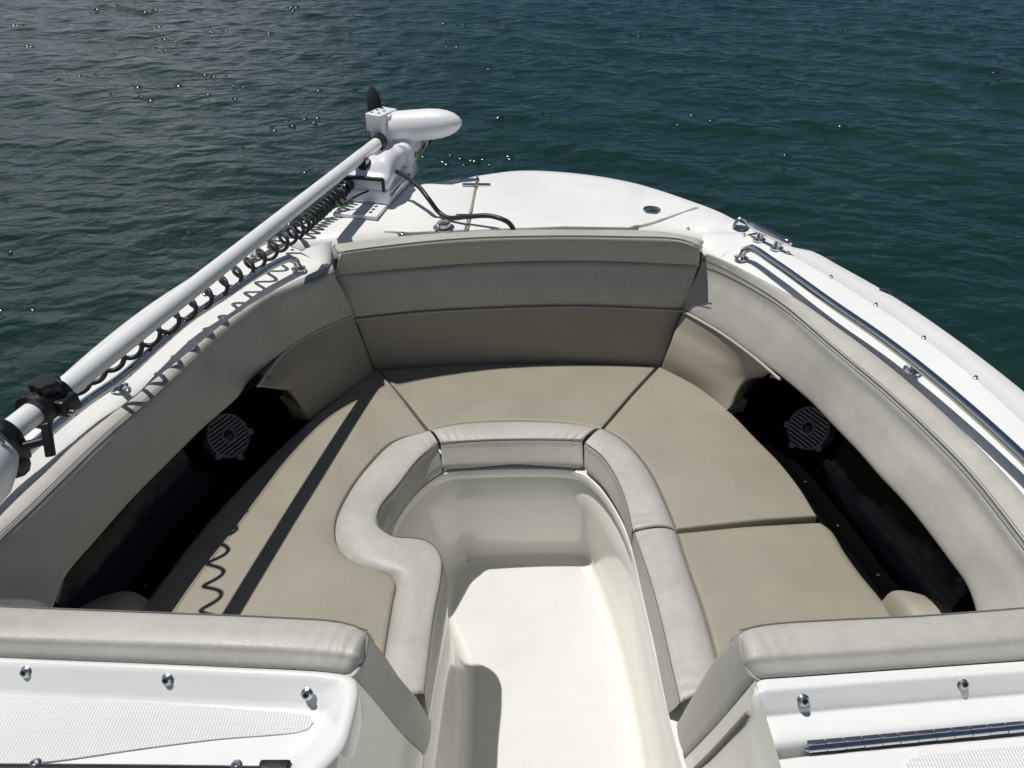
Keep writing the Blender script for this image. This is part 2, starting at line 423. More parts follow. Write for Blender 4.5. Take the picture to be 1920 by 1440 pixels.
for side, O_, C_, W_ in (('r', R_O, R_C, R_W), ('l', L_O, L_C, L_W)):
    s = 1 if side == 'r' else -1
    rub = [off(q, s*.022, .012, -.03) for q in O_]; low = [off(q, s*.0, 0, -.075) for q in O_]
    groove = [off(q, s*.012, .0, -.012) for q in W_]
    g = loft('gunwale', [low, rub, [off(q, s*.014, .006, -.008) for q in O_], O_, lerp_rail(O_, C_, .5, .002), lerp_rail(O_, C_, .95, -.004), lerp_rail(O_, C_, .975, -.003), C_, lerp_rail(C_, W_, .03, .001), lerp_rail(C_, W_, .25, .0), lerp_rail(C_, W_, .8, .004), W_, [off(q, -s*.006, 0, -.012) for q in W_], [off(q, -s*.002, 0, -.09) for q in W_]], M['deck'], boat, n=110)
# ---- hull sides below the rub rail
def hull_ring(z, k):
    a = [off(q, 0, 0, 0) for q in reversed(L_O)]
    f = PL([(600, 408), (680, 362), (800, 340), (901, 328), (979, 319), (1087, 325), (1188, 342), (1304, 379), (1360, 402)], 1.085)
    ring = a[:-1]+f+R_O[1:]
    c = Vector((.03, 1.2, 0)); out = []
    for q in ring:
        d = Vector((q.x-c.x, q.y-c.y, 0)); out.append(Vector((c.x+d.x*k, c.y+d.y*(k if d.y > 0 else 1), z)))
    return out
RING = hull_ring(1.085, 1)
loft('hull', [hull_ring(1.075, 1.002), hull_ring(1.0, .985), hull_ring(.7, .94), hull_ring(.35, .88), hull_ring(.05, .80), hull_ring(-.3, .62)], M['gelcoat'], boat, n=160)

# ---- foredeck
FD_O = PL([(545, 436), (600, 408), (680, 362), (800, 343), (850, 339), (901, 329), (979, 320), (1087, 326), (1188, 343), (1304, 380), (1350, 398), (1385, 416), (1440, 440)], 1.095)
FD_O[0] = L_O[0].copy(); FD_O[-1] = R_O[0].copy()
FD_I = PL([(610, 458), (640, 448), (700, 442), (787, 434), (937, 427), (1087, 426), (1237, 429), (1300, 434), (1330, 438), (1400, 440)], 1.10)
FD_I[0] = L_C[0].copy(); FD_I[-1] = R_C[0].copy()
FD_D = [off(q, 0, -.012, -.06) for q in FD_I]
c0 = Vector((.02, 2.0, 0))
def outw(rail, k, dz):
    r = []
    for q in rail:
        d = (Vector((q.x, q.y, 0))-c0); d.normalize(); r.append(Vector((q.x+d.x*k, q.y+d.y*k, q.z+dz)))
    return r
loft('foredeck', [outw(FD_O, .0, -.07), outw(FD_O, .018, -.035), outw(FD_O, .008, -.01), FD_O, lerp_rail(FD_O, FD_I, .06, .004), lerp_rail(FD_O, FD_I, .5, .009), FD_I, FD_D], M['deck'], boat, n=140)
# sloping white corners where the side rims meet the bow backrest
for pts in ([(1318, 438, 1.10), (1400, 440, 1.101), (1350, 487, 1.07), (1316, 480, 1.05)], [(622, 452, 1.10), (560, 470, 1.101), (612, 502, 1.07), (626, 486, 1.05)]):
    a, b_, c_, d_ = PL(pts)
    loft('corner_fillet', [[a, b_], [a.lerp(d_, .5)+Vector((0, 0, .004)), b_.lerp(c_, .5)], [d_, c_], [off(d_, 0, 0, -.08), off(c_, 0, 0, -.08)]], M['deck'], boat, n=10, rows=10)

# ---- anchor locker lid with hinges, latch and gap
lid_pts = PL([(899, 334), (940, 328), (985, 325), (1087, 331), (1188, 348), (1290, 380), (1310, 386), (1262, 403), (1210, 419), (1180, 424), (1060, 424.5), (960, 426), (892, 430), (879, 431)], 1.111)
lid = slab('anchor_locker_lid', cat_rom(lid_pts[:7], 40)+cat_rom(lid_pts[6:10], 14)[1:]+lid_pts[10:], .02, M['deck'], boat, .005)
gap = cat_rom(PL([(896, 330), (886, 385), (876, 432)], 1.1065), 12)
V_, F_ = [], []
for q in gap: V_ += [off(q, -.0042), off(q, .003)]
for i in range(len(gap)-1): F_.append([2*i, 2*i+1, 2*i+3, 2*i+2])
link('lid_gap', [off(v, 0, 0, .0028) for v in V_]+[off(v, 0, 0, -.01) for v in V_], F_+[[2*i, 2*i+2, 2*len(gap)+2*i+2, 2*len(gap)+2*i] for i in range(len(gap)-1)], M['rust'], boat, smooth=False)
plate2 = PL([(775, 371), (850, 345), (893, 335), (884, 385), (871, 430), (770, 434), (720, 432)], 1.1085)
slab('deck_panel', plate2, .012, M['deck'], boat, .004)
for (u, v) in ((893, 346), (883, 404)):
    h = P(u, v, 1.114); mb = MB()
    mb.add(*box_data(off(h, -.026, 0, 0), (.048, .02, .005), None, .002)); mb.add(*box_data(off(h, .026, 0, 0), (.048, .02, .005), None, .002))
    mb.add(*tube_data([off(h, 0, -.012, .002), off(h, 0, .012, .002)], .005, 10))
    for dx in (-.04, -.02, .02, .04): mb.add(*lathe_data([(0, .004), (.002, .0035), (.003, .0)], off(h, dx, 0, .0025), (0, 0, 1), 10))
    mb.build('hinge', M['chrome'], lid)
h = P(1222, 394, 1.1125)
lt = lathe('latch', [(0, .030), (.004, .029), (.005, .025), (.002, .022), (.001, .0)], h, (0, 0, 1), M['chrome'], lid)
mb = MB(); mb.add(*box_data(off(h, 0, 0, .0055), (.030, .012, .004), Matrix.Rotation(.5, 3, 'Z'), .0015)); mb.build('latch_handle', M['steel'], lid)
# round deck fitting beside the cable
h = P(832, 428, 1.107)
lathe('deck_fill_cap', [(0, .034), (.004, .034), (.006, .028), (.007, .022), (.018, .022), (.022, .018), (.023, .0)], h, (0, 0, 1), M['chrome'], boat)

# ---- snap studs (canvas fasteners)
def stud(p, nrm, k=1.0, m=None):
    o = lathe('snap_stud', [(0, .0075*k), (.0015*k, .0075*k), (.003*k, .005*k), (.006*k, .0052*k), (.0075*k, .0042*k), (.008*k, .002*k), (.006*k, .0015*k), (.006*k, 0)], p, nrm, M['steel'], boat, 14)
    nv = Vector(nrm).normalized(); lathe('stud_hole', [(.0078*k, .0026*k), (.0083*k, .0024*k), (.0083*k, 0)], p, nrm, M['black'], o, 12)
    return o
for (u, v) in ((755, 438), (862, 431), (1075, 427), (1180, 427), (1290, 430), (1395, 441), (1478, 475), (1558, 520), (1642, 572), (1732, 634), (1829, 709), (383, 551), (298, 605), (546, 464)):
    stud(P(u, v, 1.101), (0, 0, 1), .8)

# ---- grab rails
def rail(curve, posts):
    r = tube('grab_rail', cat_rom(curve, 90), .0110, M['chrome'], boat, 16)
    for q in posts:
        lathe('rail_base', [(0, .021), (.003, .021), (.006, .015), (.010, .0125)], q[0], (0, 0, 1), M['chrome'], r, 20)
        if q[1]: tube('stanchion', [q[0], q[1]], .008, M['chrome'], r, 12)
b0 = P(1390, 484, 1.090)
rp = PL([(1400, 466), (1454, 494), (1558, 568), (1662, 640), (1767, 723), (1920, 860)], 1.134)
rail([b0, off(b0, .002, -.002, .024), off(b0, .012, -.012, .040)]+rp[1:]+[Vector((.999, .95, 1.134)), Vector((1.006, .75, 1.132)), Vector((1.008, .2, 1.13)), Vector((1.008, -.35, 1.128)), Vector((1.008, -.4, 1.09))], [(b0, None), (P(1711, 694, 1.092), P(1716, 682, 1.134))])
b0 = P(560, 504, 1.090)
rp = PL([(531, 493), (483, 514), (420, 555), (356, 597), (292, 651), (228, 708), (164, 752), (100, 803), (60, 838), (0, 890)], 1.134)
rail([b0, off(b0, -.002, -.002, .024), off(b0, -.012, -.012, .040)]+rp[1:]+[Vector((-.985, .75, 1.132)), Vector((-.987, .2, 1.13)), Vector((-.987, -.35, 1.128)), Vector((-.987, -.4, 1.09))], [(b0, None), (P(223, 727, 1.092), P(222, 711, 1.134))])

# ---- cleats
def cleat(flip):
    f = mirror if flip else (lambda q: Vector(q))
    a, b_ = f(P(1404, 420, 1.135)), f(P(1483, 457, 1.135))
    mb = MB(); d = (b_-a)
    mb.add(*tube_data([a.lerp(b_, t) for t in (0, .04, .2, .8, .96, 1)], [.006, .010, .012, .012, .010, .006], 14))
    c = mb.build('cleat', M['chrome'], boat)
    for t in (.3, .72):
        q = a.lerp(b_, t)
        lathe('cleat_post', [(-.034, .020), (-.030, .020), (-.026, .012), (-.01, .009), (0, .009)], q, (0, 0, 1), M['chrome'], c, 18)
    e = f(P(1388, 430, 1.10)); ring = []
    for k in range(15):
        an = PI*k/14; ring.append(e+Vector((math.cos(an)*.022, math.sin(an)*.006, math.sin(an)*.034)))
    mb = MB(); mb.add(*tube_data(ring, .0055, 10)); mb.add(*lathe_data([(0, .028), (.004, .027), (.006, .02), (.006, 0)], e, (0, 0, 1), 20))
    mb.build('bow_eye', M['chrome'], boat)
cleat(False); cleat(True)
q = P(1655, 549, 1.085); mb = MB()
mb.add(*[lambda: lathe_data([(0, .022), (.006, .020), (.011, .012), (.013, 0)], off(q, .012, .01, -.010), (.5, .5, .6), 18)][0]())
mb.build('navigation_light', M['chrome'], boat)

# ---- foot well: walls, lip, sole
TOP = [(-.21, -.6), (-.20, .30), (-.188, .93), (-.180, 1.22), (-.205, 1.30), (-.27, 1.335), (-.318, 1.365), (-.322, 1.42), (-.285, 1.535), (-.215, 1.69), (-.17, 1.735), (0, 1.752), (.19, 1.742), (.232, 1.722), (.268, 1.66), (.318, 1.45), (.342, 1.25), (.36, 1.0), (.37, .30), (.38, -.6)]
BOT = [(-.12, -.6), (-.128, .30), (-.133, .93), (-.135, 1.22), (-.140, 1.30), (-.165, 1.38), (-.19, 1.44), (-.21, 1.50), (-.215, 1.58), (-.20, 1.67), (-.15, 1.725), (0, 1.735), (.232, 1.730), (.254, 1.712), (.266, 1.66), (.305, 1.46), (.328, 1.25), (.338, 1.0), (.345, .30), (.35, -.6)]
cW = Vector((.06, 1.2))
BOL_L = PL([(829, 873), (795, 897), (757, 942), (729, 990), (726, 1012), (736, 1030), (765, 1048), (806, 1055), (833, 1070), (843, 1100), (838, 1140), (825, 1210), (812, 1290), (803, 1345)], .625)
BOL_C = PL([(833, 873), (946, 868), (1037, 868), (1091, 871)], .625)
BOL_R = PL([(1096, 873), (1121, 897), (1147, 933), (1167, 970), (1182, 1010), (1197, 1075), (1207, 1120), (1228, 1210), (1242, 1280), (1254, 1335)], .625)
TS = [[Vector((-.215, -.6, .625)), Vector((-.205, .5, .625))]+BOL_L[::-1][1:], BOL_C, BOL_R+[Vector((.365, .5, .625)), Vector((.38, -.6, .625))]]
BS = [BOT[:11], BOT[10:14], BOT[13:]]
WT = []; WB = []
for a_, b_, n_ in ((TS[0], BS[0], 90), (TS[1], BS[1], 40), (TS[2], BS[2], 80)):
    WT += cat_rom(a_, n_)[(1 if WT else 0):]; WB += cat_rom([Vector((q[0], q[1], .2)) for q in b_], n_)[(1 if WB else 0):]
# soften the corners where the three bolsters meet
for _ in range(7):
    WT = [WT[0]]+[WT[i]*.5+(WT[i-1]+WT[i+1])*.25 for i in range(1, len(WT)-1)]+[WT[-1]]
def wring(tb, z, k):
    """k: 0 = top outline, 1 = sole outline"""
    return [Vector((a.x+(b_.x-a.x)*k, a.y+(b_.y-a.y)*k, z)) for a, b_ in zip(WT, WB)]
def inset(ring, d, z=None):
    out = []
    n = len(ring)
    for i, q in enumerate(ring):
        t = (ring[min(i+1, n-1)]-ring[max(i-1, 0)]); nr_ = Vector((t.y, -t.x, 0)).normalized()
        out.append(Vector((q.x+nr_.x*d, q.y+nr_.y*d, q.z if z is None else z)))
    return out
w0 = wring(0, .62, 0)
rings = [inset(w0, -.034, .6265), inset(w0, -.034, .603), inset(w0, -.010, .601), inset(w0, -.003, .597), inset(w0, -.001, .589), inset(w0, -.001, .573), inset(w0, -.004, .567), inset(w0, -.016, .565), inset(w0, -.019, .556), inset(w0, -.013, .54)]
for z, k in ((.50, .10), (.46, .20), (.40, .35), (.32, .58), (.265, .80), (.235, .93)):
    rings.append(wring(0, z, k))
b0r = wring(0, .2, 1)
rings += [inset(b0r, .004, .218), inset(b0r, .013, .206), inset(b0r, .03, .2005), inset(b0r, .04, .2)]
link('foot_well', [q for r in rings for q in r], grid_faces(len(rings), len(rings[0])), M['liner'], boat, sharp=math.radians(38))
e0 = cat_rom(inset(b0r, .036, .2008), 160)
slab('sole', e0, .02, M['sole'], boat, 0)

# ---- seat base (under the cushions) out to the hull
L_SE = PL([(703, 697), (650, 738), (580, 787), (480, 880), (380, 987), (313, 1073), (263, 1140)], .60)
R_SE = PL([(1237, 692), (1300, 725), (1370, 776), (1420, 822), (1460, 862), (1500, 912), (1540, 968), (1590, 1030), (1655, 1113)], .60)
out = [Vector((-.75, -.6, .60)), Vector((-.80, .4, .60)), Vector((-.82, .8, .60))]+[q for q in reversed(L_SE)]+PL([(850, 688), (1000, 684), (1100, 685)], .60)+R_SE+[Vector((.86, .8, .60)), Vector((.86, .4, .60)), Vector((.86, -.6, .60))]
loft('seat_base', [inset(w0, -.033, .6265), lerp_rail(inset(w0, -.05, .6265), out, .5, -.01, 120), out], M['liner'], boat, n=160)

# ---- black side pockets with speakers
def pocket(TOPR, SEAT, s, aft):
    """TOPR: upper rim of the opening; SEAT: edge of the seat"""
    T = cat_rom(TOPR, 40); S = cat_rom(SEAT, 40)
    def o(rail_, x, y, z): return [off(q, s*x, y, 0) + Vector((0, 0, z-q.z)) for q in rail_]
    rails = [T, o(T, .03, .01, .905), o(T, .085, .02, .90), o(S, .205, .06, .87), o(S, .185, .05, .80), o(S, .135, .03, .70), o(S, .10, .02, .648), o(S, .055, .01, .634), o(S, .024, 0, .634), o(S, .014, 0, .650), o(S, .004, 0, .652), o(S, -.012, 0, .64), o(S, -.02, 0, .60)]
    p = loft('side_pocket', rails, M['black_gloss'], boat, n=70)
    So, Sw = cat_rom(o(S, .03, 0, .640), 60), cat_rom(o(S, .125, .02, .668), 60)
    for k in (12, 24, 36, 48):
        lathe('screw', [(0, .005), (.002, .0045), (.003, 0)], So[k]+Vector((s*.012, 0, -.001)), (0, 0, 1), M['steel'], p, 10)
    n = 70
    for c in (0, n-1):
        cols = [cat_rom(r, n)[c] for r in rails]
        cen = sum(cols, Vector())/len(cols)
        V = cols+[cen]; F = [[i, i+1, len(cols)] for i in range(len(cols)-1)]+[[len(cols)-1, 0, len(cols)]]
        link('pocket_end', V, F, M['black_gloss'], p)
    return p
RT = PL([(1440, 700), (1477, 719), (1520, 755), (1563, 800), (1610, 849), (1650, 895), (1697, 945), (1743, 1002), (1780, 1052), (1812, 1095), (1828, 1143), (1845, 1190)], .905)
RS = PL([(1352, 765), (1370, 777), (1420, 822), (1460, 862), (1500, 912), (1540, 968), (1590, 1030), (1655, 1113), (1695, 1165)], .66)
pr = pocket(RT, RS, 1, None)
LT = PL([(500, 705), (480, 722), (447, 745), (380, 805), (313, 872), (247, 939), (180, 1015), (123, 1082), (108, 1117), (95, 1150), (80, 1190)], .905)
LS = PL([(592, 778), (580, 787), (480, 880), (380, 987), (313, 1073), (263, 1140), (225, 1190)], .66)
pl = pocket(LT, LS, -1, None)

def speaker(c, nrm, par, rad=.062):
    nrm = Vector(nrm).normalized(); up = Vector((0, 0, 1)); e = (up-nrm*up.dot(nrm)).normalized(); r_ = e.cross(nrm)
    sp = lathe('speaker', [(-.03, rad*.98), (.0, rad*1.03), (.006, rad*1.03), (.008, rad*.97), (.004, rad*.93)], c, nrm, M['grille'], par, 40)
    lathe('speaker_cone', [(-.012, rad*.95), (-.028, rad*.4), (-.03, 0)], c, nrm, M['black'], sp, 30)
    mb = MB(); k = 11
    for i in range(k):
        y = rad*.93*(-1+2*(i+.5)/k); hw = math.sqrt(max(rad*rad*.88-y*y, 0)); inner = rad*.30
        segs = [(-hw, hw)] if abs(y) > inner else [(-hw, -math.sqrt(inner*inner-y*y)), (math.sqrt(inner*inner-y*y), hw)]
        for a, b_ in segs:
            if b_-a < .004: continue
            mb.add(*box_data(c+nrm*.004+r_*((a+b_)/2)+e*y, (b_-a, .0056, .004), Matrix((r_, e, nrm)).transposed(), 0))
    mb.build('grille_bars', M['grille'], sp, smooth=False)
    lathe('centre_cap', [(.003, rad*.34), (.008, rad*.33), (.009, rad*.28), (.006, rad*.25)], c, nrm, M['grille'], sp, 30)
    lathe('cap_dome', [(.005, rad*.27), (.008, rad*.2), (.010, rad*.1), (.0105, 0)], c, nrm, M['black'], sp, 24)
    for an in (100, 205, 262, 335):
        q = c+(r_*math.cos(math.radians(an))+e*math.sin(math.radians(an)))*rad*1.10
        lathe('mounting_ear', [(0, .010), (.006, .0095), (.007, .005), (.0045, .0035), (.0045, 0)], q, nrm, M['grille'], sp, 16)
def at_x(u, v, x):
    a = (u-960)/FPX; y = -(v-720)/FPX; d = Vector((a, CP+y*SP, -SP+y*CP)); return Vector((0, 0, CAM_Z))+d*(x/a)
speaker(at_x(1517, 803, .855), (-.80, -.42, .62), pr)
speaker(at_x(427, 817, -.80), (.80, -.42, .62), pl)

# ================================================================== UPHOLSTERY
def stitches(rail_, par, dz=.0012, side=0, n=140, rad=.0014, m=None, gaps=(0,)):
    R = cat_rom(rail_, n)
    mb = MB()
    for g in gaps:
        pts = []
        for i, q in enumerate(R):
            t = (R[min(i+1, n-1)]-R[max(i-1, 0)]); nn = Vector((t.y, -t.x, 0)).normalized()
            pts.append(q+nn*g+Vector((0, 0, dz)))
        mb.add(*tube_data(pts, rad, 6))
    return mb.build('stitching', m or M['stitch'], par)

Xn = Vector((0, 0, -1))
# ---- coaming pads along both sides
def coaming(W, ST, SM, PR, s, label):
    t = thing('coaming_pad', label, 'boat cushion', group='long padded side backrests')
    st_i = [off(q, -s*.004, 0, -.02) for q in ST]
    mid = lerp_rail(ST, SM, .45, 0); mid = [off(q, -s*.004, 0, 0) for q in mid]
    under = [off(q, s*.03, .01, -.012) for q in SM]
    up = pillow('upper_panel', [[off(q, s*.002, 0, .004) for q in W], lerp_rail(W, ST, .35, .016), lerp_rail(W, ST, .75, .012), [off(q, 0, 0, .002) for q in ST], st_i, mid, [off(q, -s*.002, 0, .012) for q in SM], SM, under], M['grey_vinyl'], t, n=90, rows=40, r=(.010, .0, .010, .006), depth=.03, skirt=Vector((s*.5, .2, -.8)).normalized())
    stitches([off(q, 0, 0, .0035) for q in lerp_rail(W, ST, .93, .006, 60)], up, gaps=(-.006, 0, .006), rad=.0009)
    lo = pillow('lower_panel', PR, M['panel_vinyl'], t, n=30, rows=24, r=(.004, .0, .003, .012), depth=.055, skirt=Vector((s*.85, .45, -.1)).normalized())
    pip = cat_rom(PR[0], 60); tube('piping', [off(q, -s*.003, -.001, .003) for q in pip], .0042, M['piping'], up, 8)
R_ST = PL([(1313, 492, 1.045), (1350, 508, 1.045), (1454, 570, 1.052), (1558, 659), (1662, 747), (1767, 848), (1815, 900), (1900, 1010)], 1.06)+[Vector((.918, .78, 1.062))]
R_W2 = PL([(1325, 478), (1350, 487), (1489, 560), (1628, 657), (1767, 775), (1892, 900)], 1.075)+[Vector((.986, 1.0, 1.075)), Vector((.99, .78, 1.075))]
R_SM = PL([(1282, 582), (1350, 622), (1410, 665), (1470, 710), (1520, 753), (1563, 798), (1610, 847), (1650, 893), (1697, 943), (1743, 1000), (1780, 1050), (1812, 1095), (1830, 1143), (1838, 1190)], .93)
for i_, z_ in enumerate((.885, .893, .902, .912, .918, .923, .927)): R_SM[i_] = P(((1280, 582), (1350, 622), (1410, 665), (1470, 710), (1520, 753), (1563, 798), (1610, 847))[i_][0], ((1280, 582), (1350, 622), (1410, 665), (1470, 710), (1520, 753), (1563, 798), (1610, 847))[i_][1], z_)
coaming(R_W2, R_ST, R_SM, [PL([(1281, 584, .885), (1350, 624, .89), (1410, 667, .898), (1464, 713, .905)]), PL([(1268, 612), (1340, 652), (1395, 688), (1433, 709)], .835), PL([(1258, 640), (1325, 676), (1370, 700), (1400, 714)], .79), PL([(1247, 668), (1305, 700), (1345, 722), (1379, 741)], .735), PL([(1237, 695), (1290, 721), (1330, 749), (1364, 779)], .67)], 1, 'sunlit long grey and beige side pad above the starboard pocket, at right')
L_W2 = [P(624, 497, 1.075)]+L_W[:9]+[Vector((-.96, .80, 1.075))]
L_ST = PL([(630, 512), (608, 523), (515, 561), (420, 628), (356, 686), (292, 747), (212, 817), (132, 894), (60, 965), (0, 1022)], 1.072)+[Vector((-.93, .80, 1.072))]
L_SM = PL([(663, 590), (579, 628), (515, 673), (467, 715), (447, 743), (380, 803), (313, 870), (247, 937), (180, 1013), (123, 1080), (108, 1115), (95, 1150), (80, 1190)], .905)
coaming(L_W2, L_ST, L_SM, [PL([(663, 592), (579, 630), (530, 664), (482, 726)], .90), PL([(672, 618), (600, 655), (555, 688), (524, 731)], .85), PL([(682, 643), (620, 684), (575, 712), (545, 737)], .79), PL([(692, 670), (635, 710), (595, 738), (566, 766)], .73), PL([(703, 700), (650, 740), (612, 766), (580, 790)], .67)], -1, 'shaded long grey and beige side pad above the port pocket, beneath the white shaft')

# ---- bow backrest
t = thing('bow_backrest', 'wide grey and beige backrest across the bow below the foredeck', 'boat cushion')
B0 = PL([(703, 699), (850, 691), (1000, 688), (1100, 689), (1237, 694)], .66)
B1 = PL([(664, 598), (787, 585), (937, 577), (1087, 574), (1281, 581)], .88)
B2 = PL([(627, 514), (787, 501), (937, 491), (1125, 489), (1311, 495)], 1.042)
fw = Vector((0, 1, 0))
pillow('lower_panel', [B0, lerp_rail(B0, B1, .5), B1], M['panel_vinyl'], t, n=50, rows=20, r=(.0, .003, .007, .007), depth=.05, skirt=fw)
u_ = pillow('upper_panel', [[off(q, 0, -.006, .001) for q in B1], [off(q, 0, -.010, .0) for q in lerp_rail(B1, B2, .4)], [off(q, 0, -.004, -.002) for q in B2]], M['grey_vinyl'], t, n=50, rows=20, r=(.006, .014, .009, .009), depth=.05, skirt=fw)
tube('piping', [off(q, 0, -.006, 0) for q in cat_rom(B1, 80)], .0038, M['piping'], u_, 8)
stitches([off(q, 0, -.0095, .008) for q in B1], u_, dz=0)
B3 = PL([(632, 476), (712, 465), (862, 450), (1012, 445), (1162, 446), (1275, 451), (1316, 466)], 1.134)
B4 = PL([(620, 459), (700, 449), (787, 440), (937, 432), (1087, 431), (1237, 434), (1324, 450)], 1.122)
B2r = [off(q, 0, -.004, .002) for q in PL([(626, 516), (787, 501), (937, 491), (1125, 489), (1313, 497)], 1.045)]
rl = pillow('top_roll', [[off(q, 0, .03, -.008) for q in B2r], B2r, [off(q, 0, -.006, 0) for q in lerp_rail(B2r, B3, .3)], [off(q, 0, -.007, 0) for q in lerp_rail(B2r, B3, .65)], [off(q, 0, -.004, -.002) for q in lerp_rail(B2r, B3, .92)], B3, lerp_rail(B3, B4, .5, .006), B4, [off(q, 0, .01, -.01) for q in B4]], M['grey_vinyl'], t, n=60, rows=36, r=(0, 0, .03, .03), depth=.03, skirt=Vector((0, .75, -.66)))
stitches(B3, rl, dz=.003, gaps=(-.004, .004))

# ---- seat cushions: tan panel + light grey front bolster
def seat(label, back, seam, front, bottom, mids=None, zt=.68, rT=(.010, .006, .006, .006), n=70, bol_n=110, crest=.55, hgt=.016):
    t = thing('seat_cushion', label, 'seat cushion', group='bow seat cushions')
    rails = [back]+(mids or [lerp_rail(back, seam, .5, .004)])+[seam]
    pillow('seat_panel', rails, M['tan_vinyl'], t, n=n, rows=36, r=rT, depth=.05, puff=.007, wr=[(0, .0010, .045, .05), (1, .0010, .05, .05)])
    s0 = [off(q, 0, 0, -.010) for q in seam]
    wr_ = [(0, .0012, .03, .05), (1, .0012, .034, .06)]
    b_ = pillow('front_bolster', [s0, lerp_rail(seam, front, .12, hgt*.35, 80), lerp_rail(seam, front, .35, hgt, 80), lerp_rail(seam, front, .7, hgt*.9, 80), [off(q, 0, 0, .004) for q in cat_rom(front, 80)], lerp_rail(front, bottom, .25, 0, 80), lerp_rail(front, bottom, .7, 0, 80), bottom], M['grey_vinyl'], t, n=bol_n, rows=40, r=(.004, .006, .006, .006), depth=.012, sk_in=.01, wr=wr_)
    stitches([off(q, 0, 0, 0) for q in lerp_rail(front, seam, .04, .006, 120)], b_, gaps=(-.0045, .0045), rad=.0013)
    return t
z = .68
# centre (bow)
seat('wedge shaped bow seat cushion in front of the shaded backrest', [off(q, 0, .02) for q in PL([(709, 699), (850, 690), (1000, 687), (1100, 688), (1233, 692)], z)],
     PL([(805, 806), (855, 795), (946, 789), (1037, 791), (1088, 796), (1127, 803)], z), PL([(826, 832), (928, 827), (1037, 826), (1093, 827)], z), PL([(829, 873), (946, 868), (1037, 868), (1094, 871)], .625))
# port: one long cushion with an S shaped bolster
seat('long port seat cushion with S shaped bolster, crossed by the shaft shadow', PL([(707, 690), (650, 734), (580, 789), (480, 882), (380, 989), (313, 1075), (263, 1142), (220, 1205)], z),
     PL([(800, 808), (738, 826), (691, 869), (647, 931), (628, 979), (632, 1022), (660, 1053), (698, 1070), (733, 1081), (741, 1094), (735, 1130), (724, 1197), (716, 1250), (700, 1330)], z),
     PL([(821, 831), (782, 866), (746, 913), (713, 953), (706, 979), (714, 994), (746, 1012), (797, 1016), (819, 1030), (829, 1052), (826, 1088), (812, 1161), (801, 1250), (795, 1300)], z+.002),
     PL([(829, 873), (795, 897), (757, 942), (729, 990), (726, 1012), (736, 1030), (765, 1048), (806, 1055), (833, 1070), (843, 1100), (838, 1140), (825, 1210), (812, 1290), (803, 1345)], .625), n=90, bol_n=170)
# starboard forward
seat('starboard seat cushion beside the bow, below the lit speaker', PL([(1237, 686), (1303, 720), (1372, 774), (1420, 823), (1460, 863), (1500, 913), (1533, 966)], z+.006),
     PL([(1133, 803), (1169, 824), (1202, 858), (1227, 895), (1249, 942), (1266, 982), (1270, 991)], z+.006), PL([(1096, 833), (1125, 855), (1147, 884), (1165, 920), (1176, 953), (1185, 996)], z+.006), PL([(1096, 873), (1121, 897), (1147, 933), (1167, 970), (1184, 1016)], .63))
# starboard aft
seat('square starboard seat cushion between the bulkhead pad and the long starboard cushion', PL([(1545, 976), (1566, 992), (1590, 1031), (1620, 1072), (1657, 1116), (1700, 1172)], z-.004),
     PL([(1271, 995), (1281, 1030), (1296, 1075), (1316, 1130), (1342, 1219), (1360, 1290)], z-.004), PL([(1187, 1000), (1205, 1050), (1220, 1095), (1240, 1170), (1258, 1250), (1274, 1318)], z-.004), PL([(1184, 1019), (1197, 1075), (1207, 1120), (1228, 1210), (1242, 1280), (1254, 1335)], .625), rT=(.03, .006, .018, .006))

# ---- small wedge pads at the aft ends of the pockets
def wedge(label, pts):
    t = thing('corner_pad', label, 'boat cushion')
    a = PL(pts)
    lo = [Vector((q.x, q.y, .62)) for q in a]
    pillow('pad', [[a[0], a[1], a[2], a[3]], lerp_rail(a[:4], a[4:], .5, .02), a[4:]], M['panel_vinyl'], t, n=30, rows=16, r=(.014, .0, .02, .02), depth=.12)
wedge('sunlit beige corner pad at the aft end of the starboard pocket', [(1655, 1122, .68), (1675, 1104, .71), (1725, 1111, .72), (1800, 1150, .72), (1690, 1185, .69), (1720, 1190, .72), (1770, 1195, .73), (1850, 1200, .73)])
wedge('shaded beige corner pad at the aft end of the port pocket', [(110, 1160, .72), (200, 1112, .72), (245, 1105, .71), (282, 1122, .68), (60, 1215, .73), (140, 1200, .73), (200, 1195, .72), (250, 1190, .69)])

# ---- bulkhead pads either side of the walkthrough
def bulkhead(label, rear, near, low, fwd, aft, s):
    t = thing('bulkhead_pad', label, 'boat cushion', group='padded bulkhead tops beside the walkthrough')
    R0 = [off(q, 0, .008, -.035) for q in rear]
    o = pillow('top_bolster', [R0, rear, lerp_rail(rear, near, .5, .006), lerp_rail(rear, near, .9, .003), near, lerp_rail(near, low, .2, .0005), [off(q, 0, -.001, .010) for q in low], low], M['grey_vinyl'], t, n=170, rows=36, r=(0, 0, .02, .02), depth=.03, skirt=Vector((0, .4, -.9)).normalized(), wr=[(1 if s < 0 else 0, .0022 if s < 0 else .0008, .026, .07)])
    stitches(rear, o, dz=.002, rad=.0013)
    e = pillow('end_strip', [fwd, [off(q, -s*.004, 0, 0) for q in lerp_rail(fwd, aft, .5)], aft], M['grey_vinyl'], t, n=50, rows=20, r=(.014, .016, .008, .012), depth=.03, skirt=Vector((s, 0, -.25)).normalized())
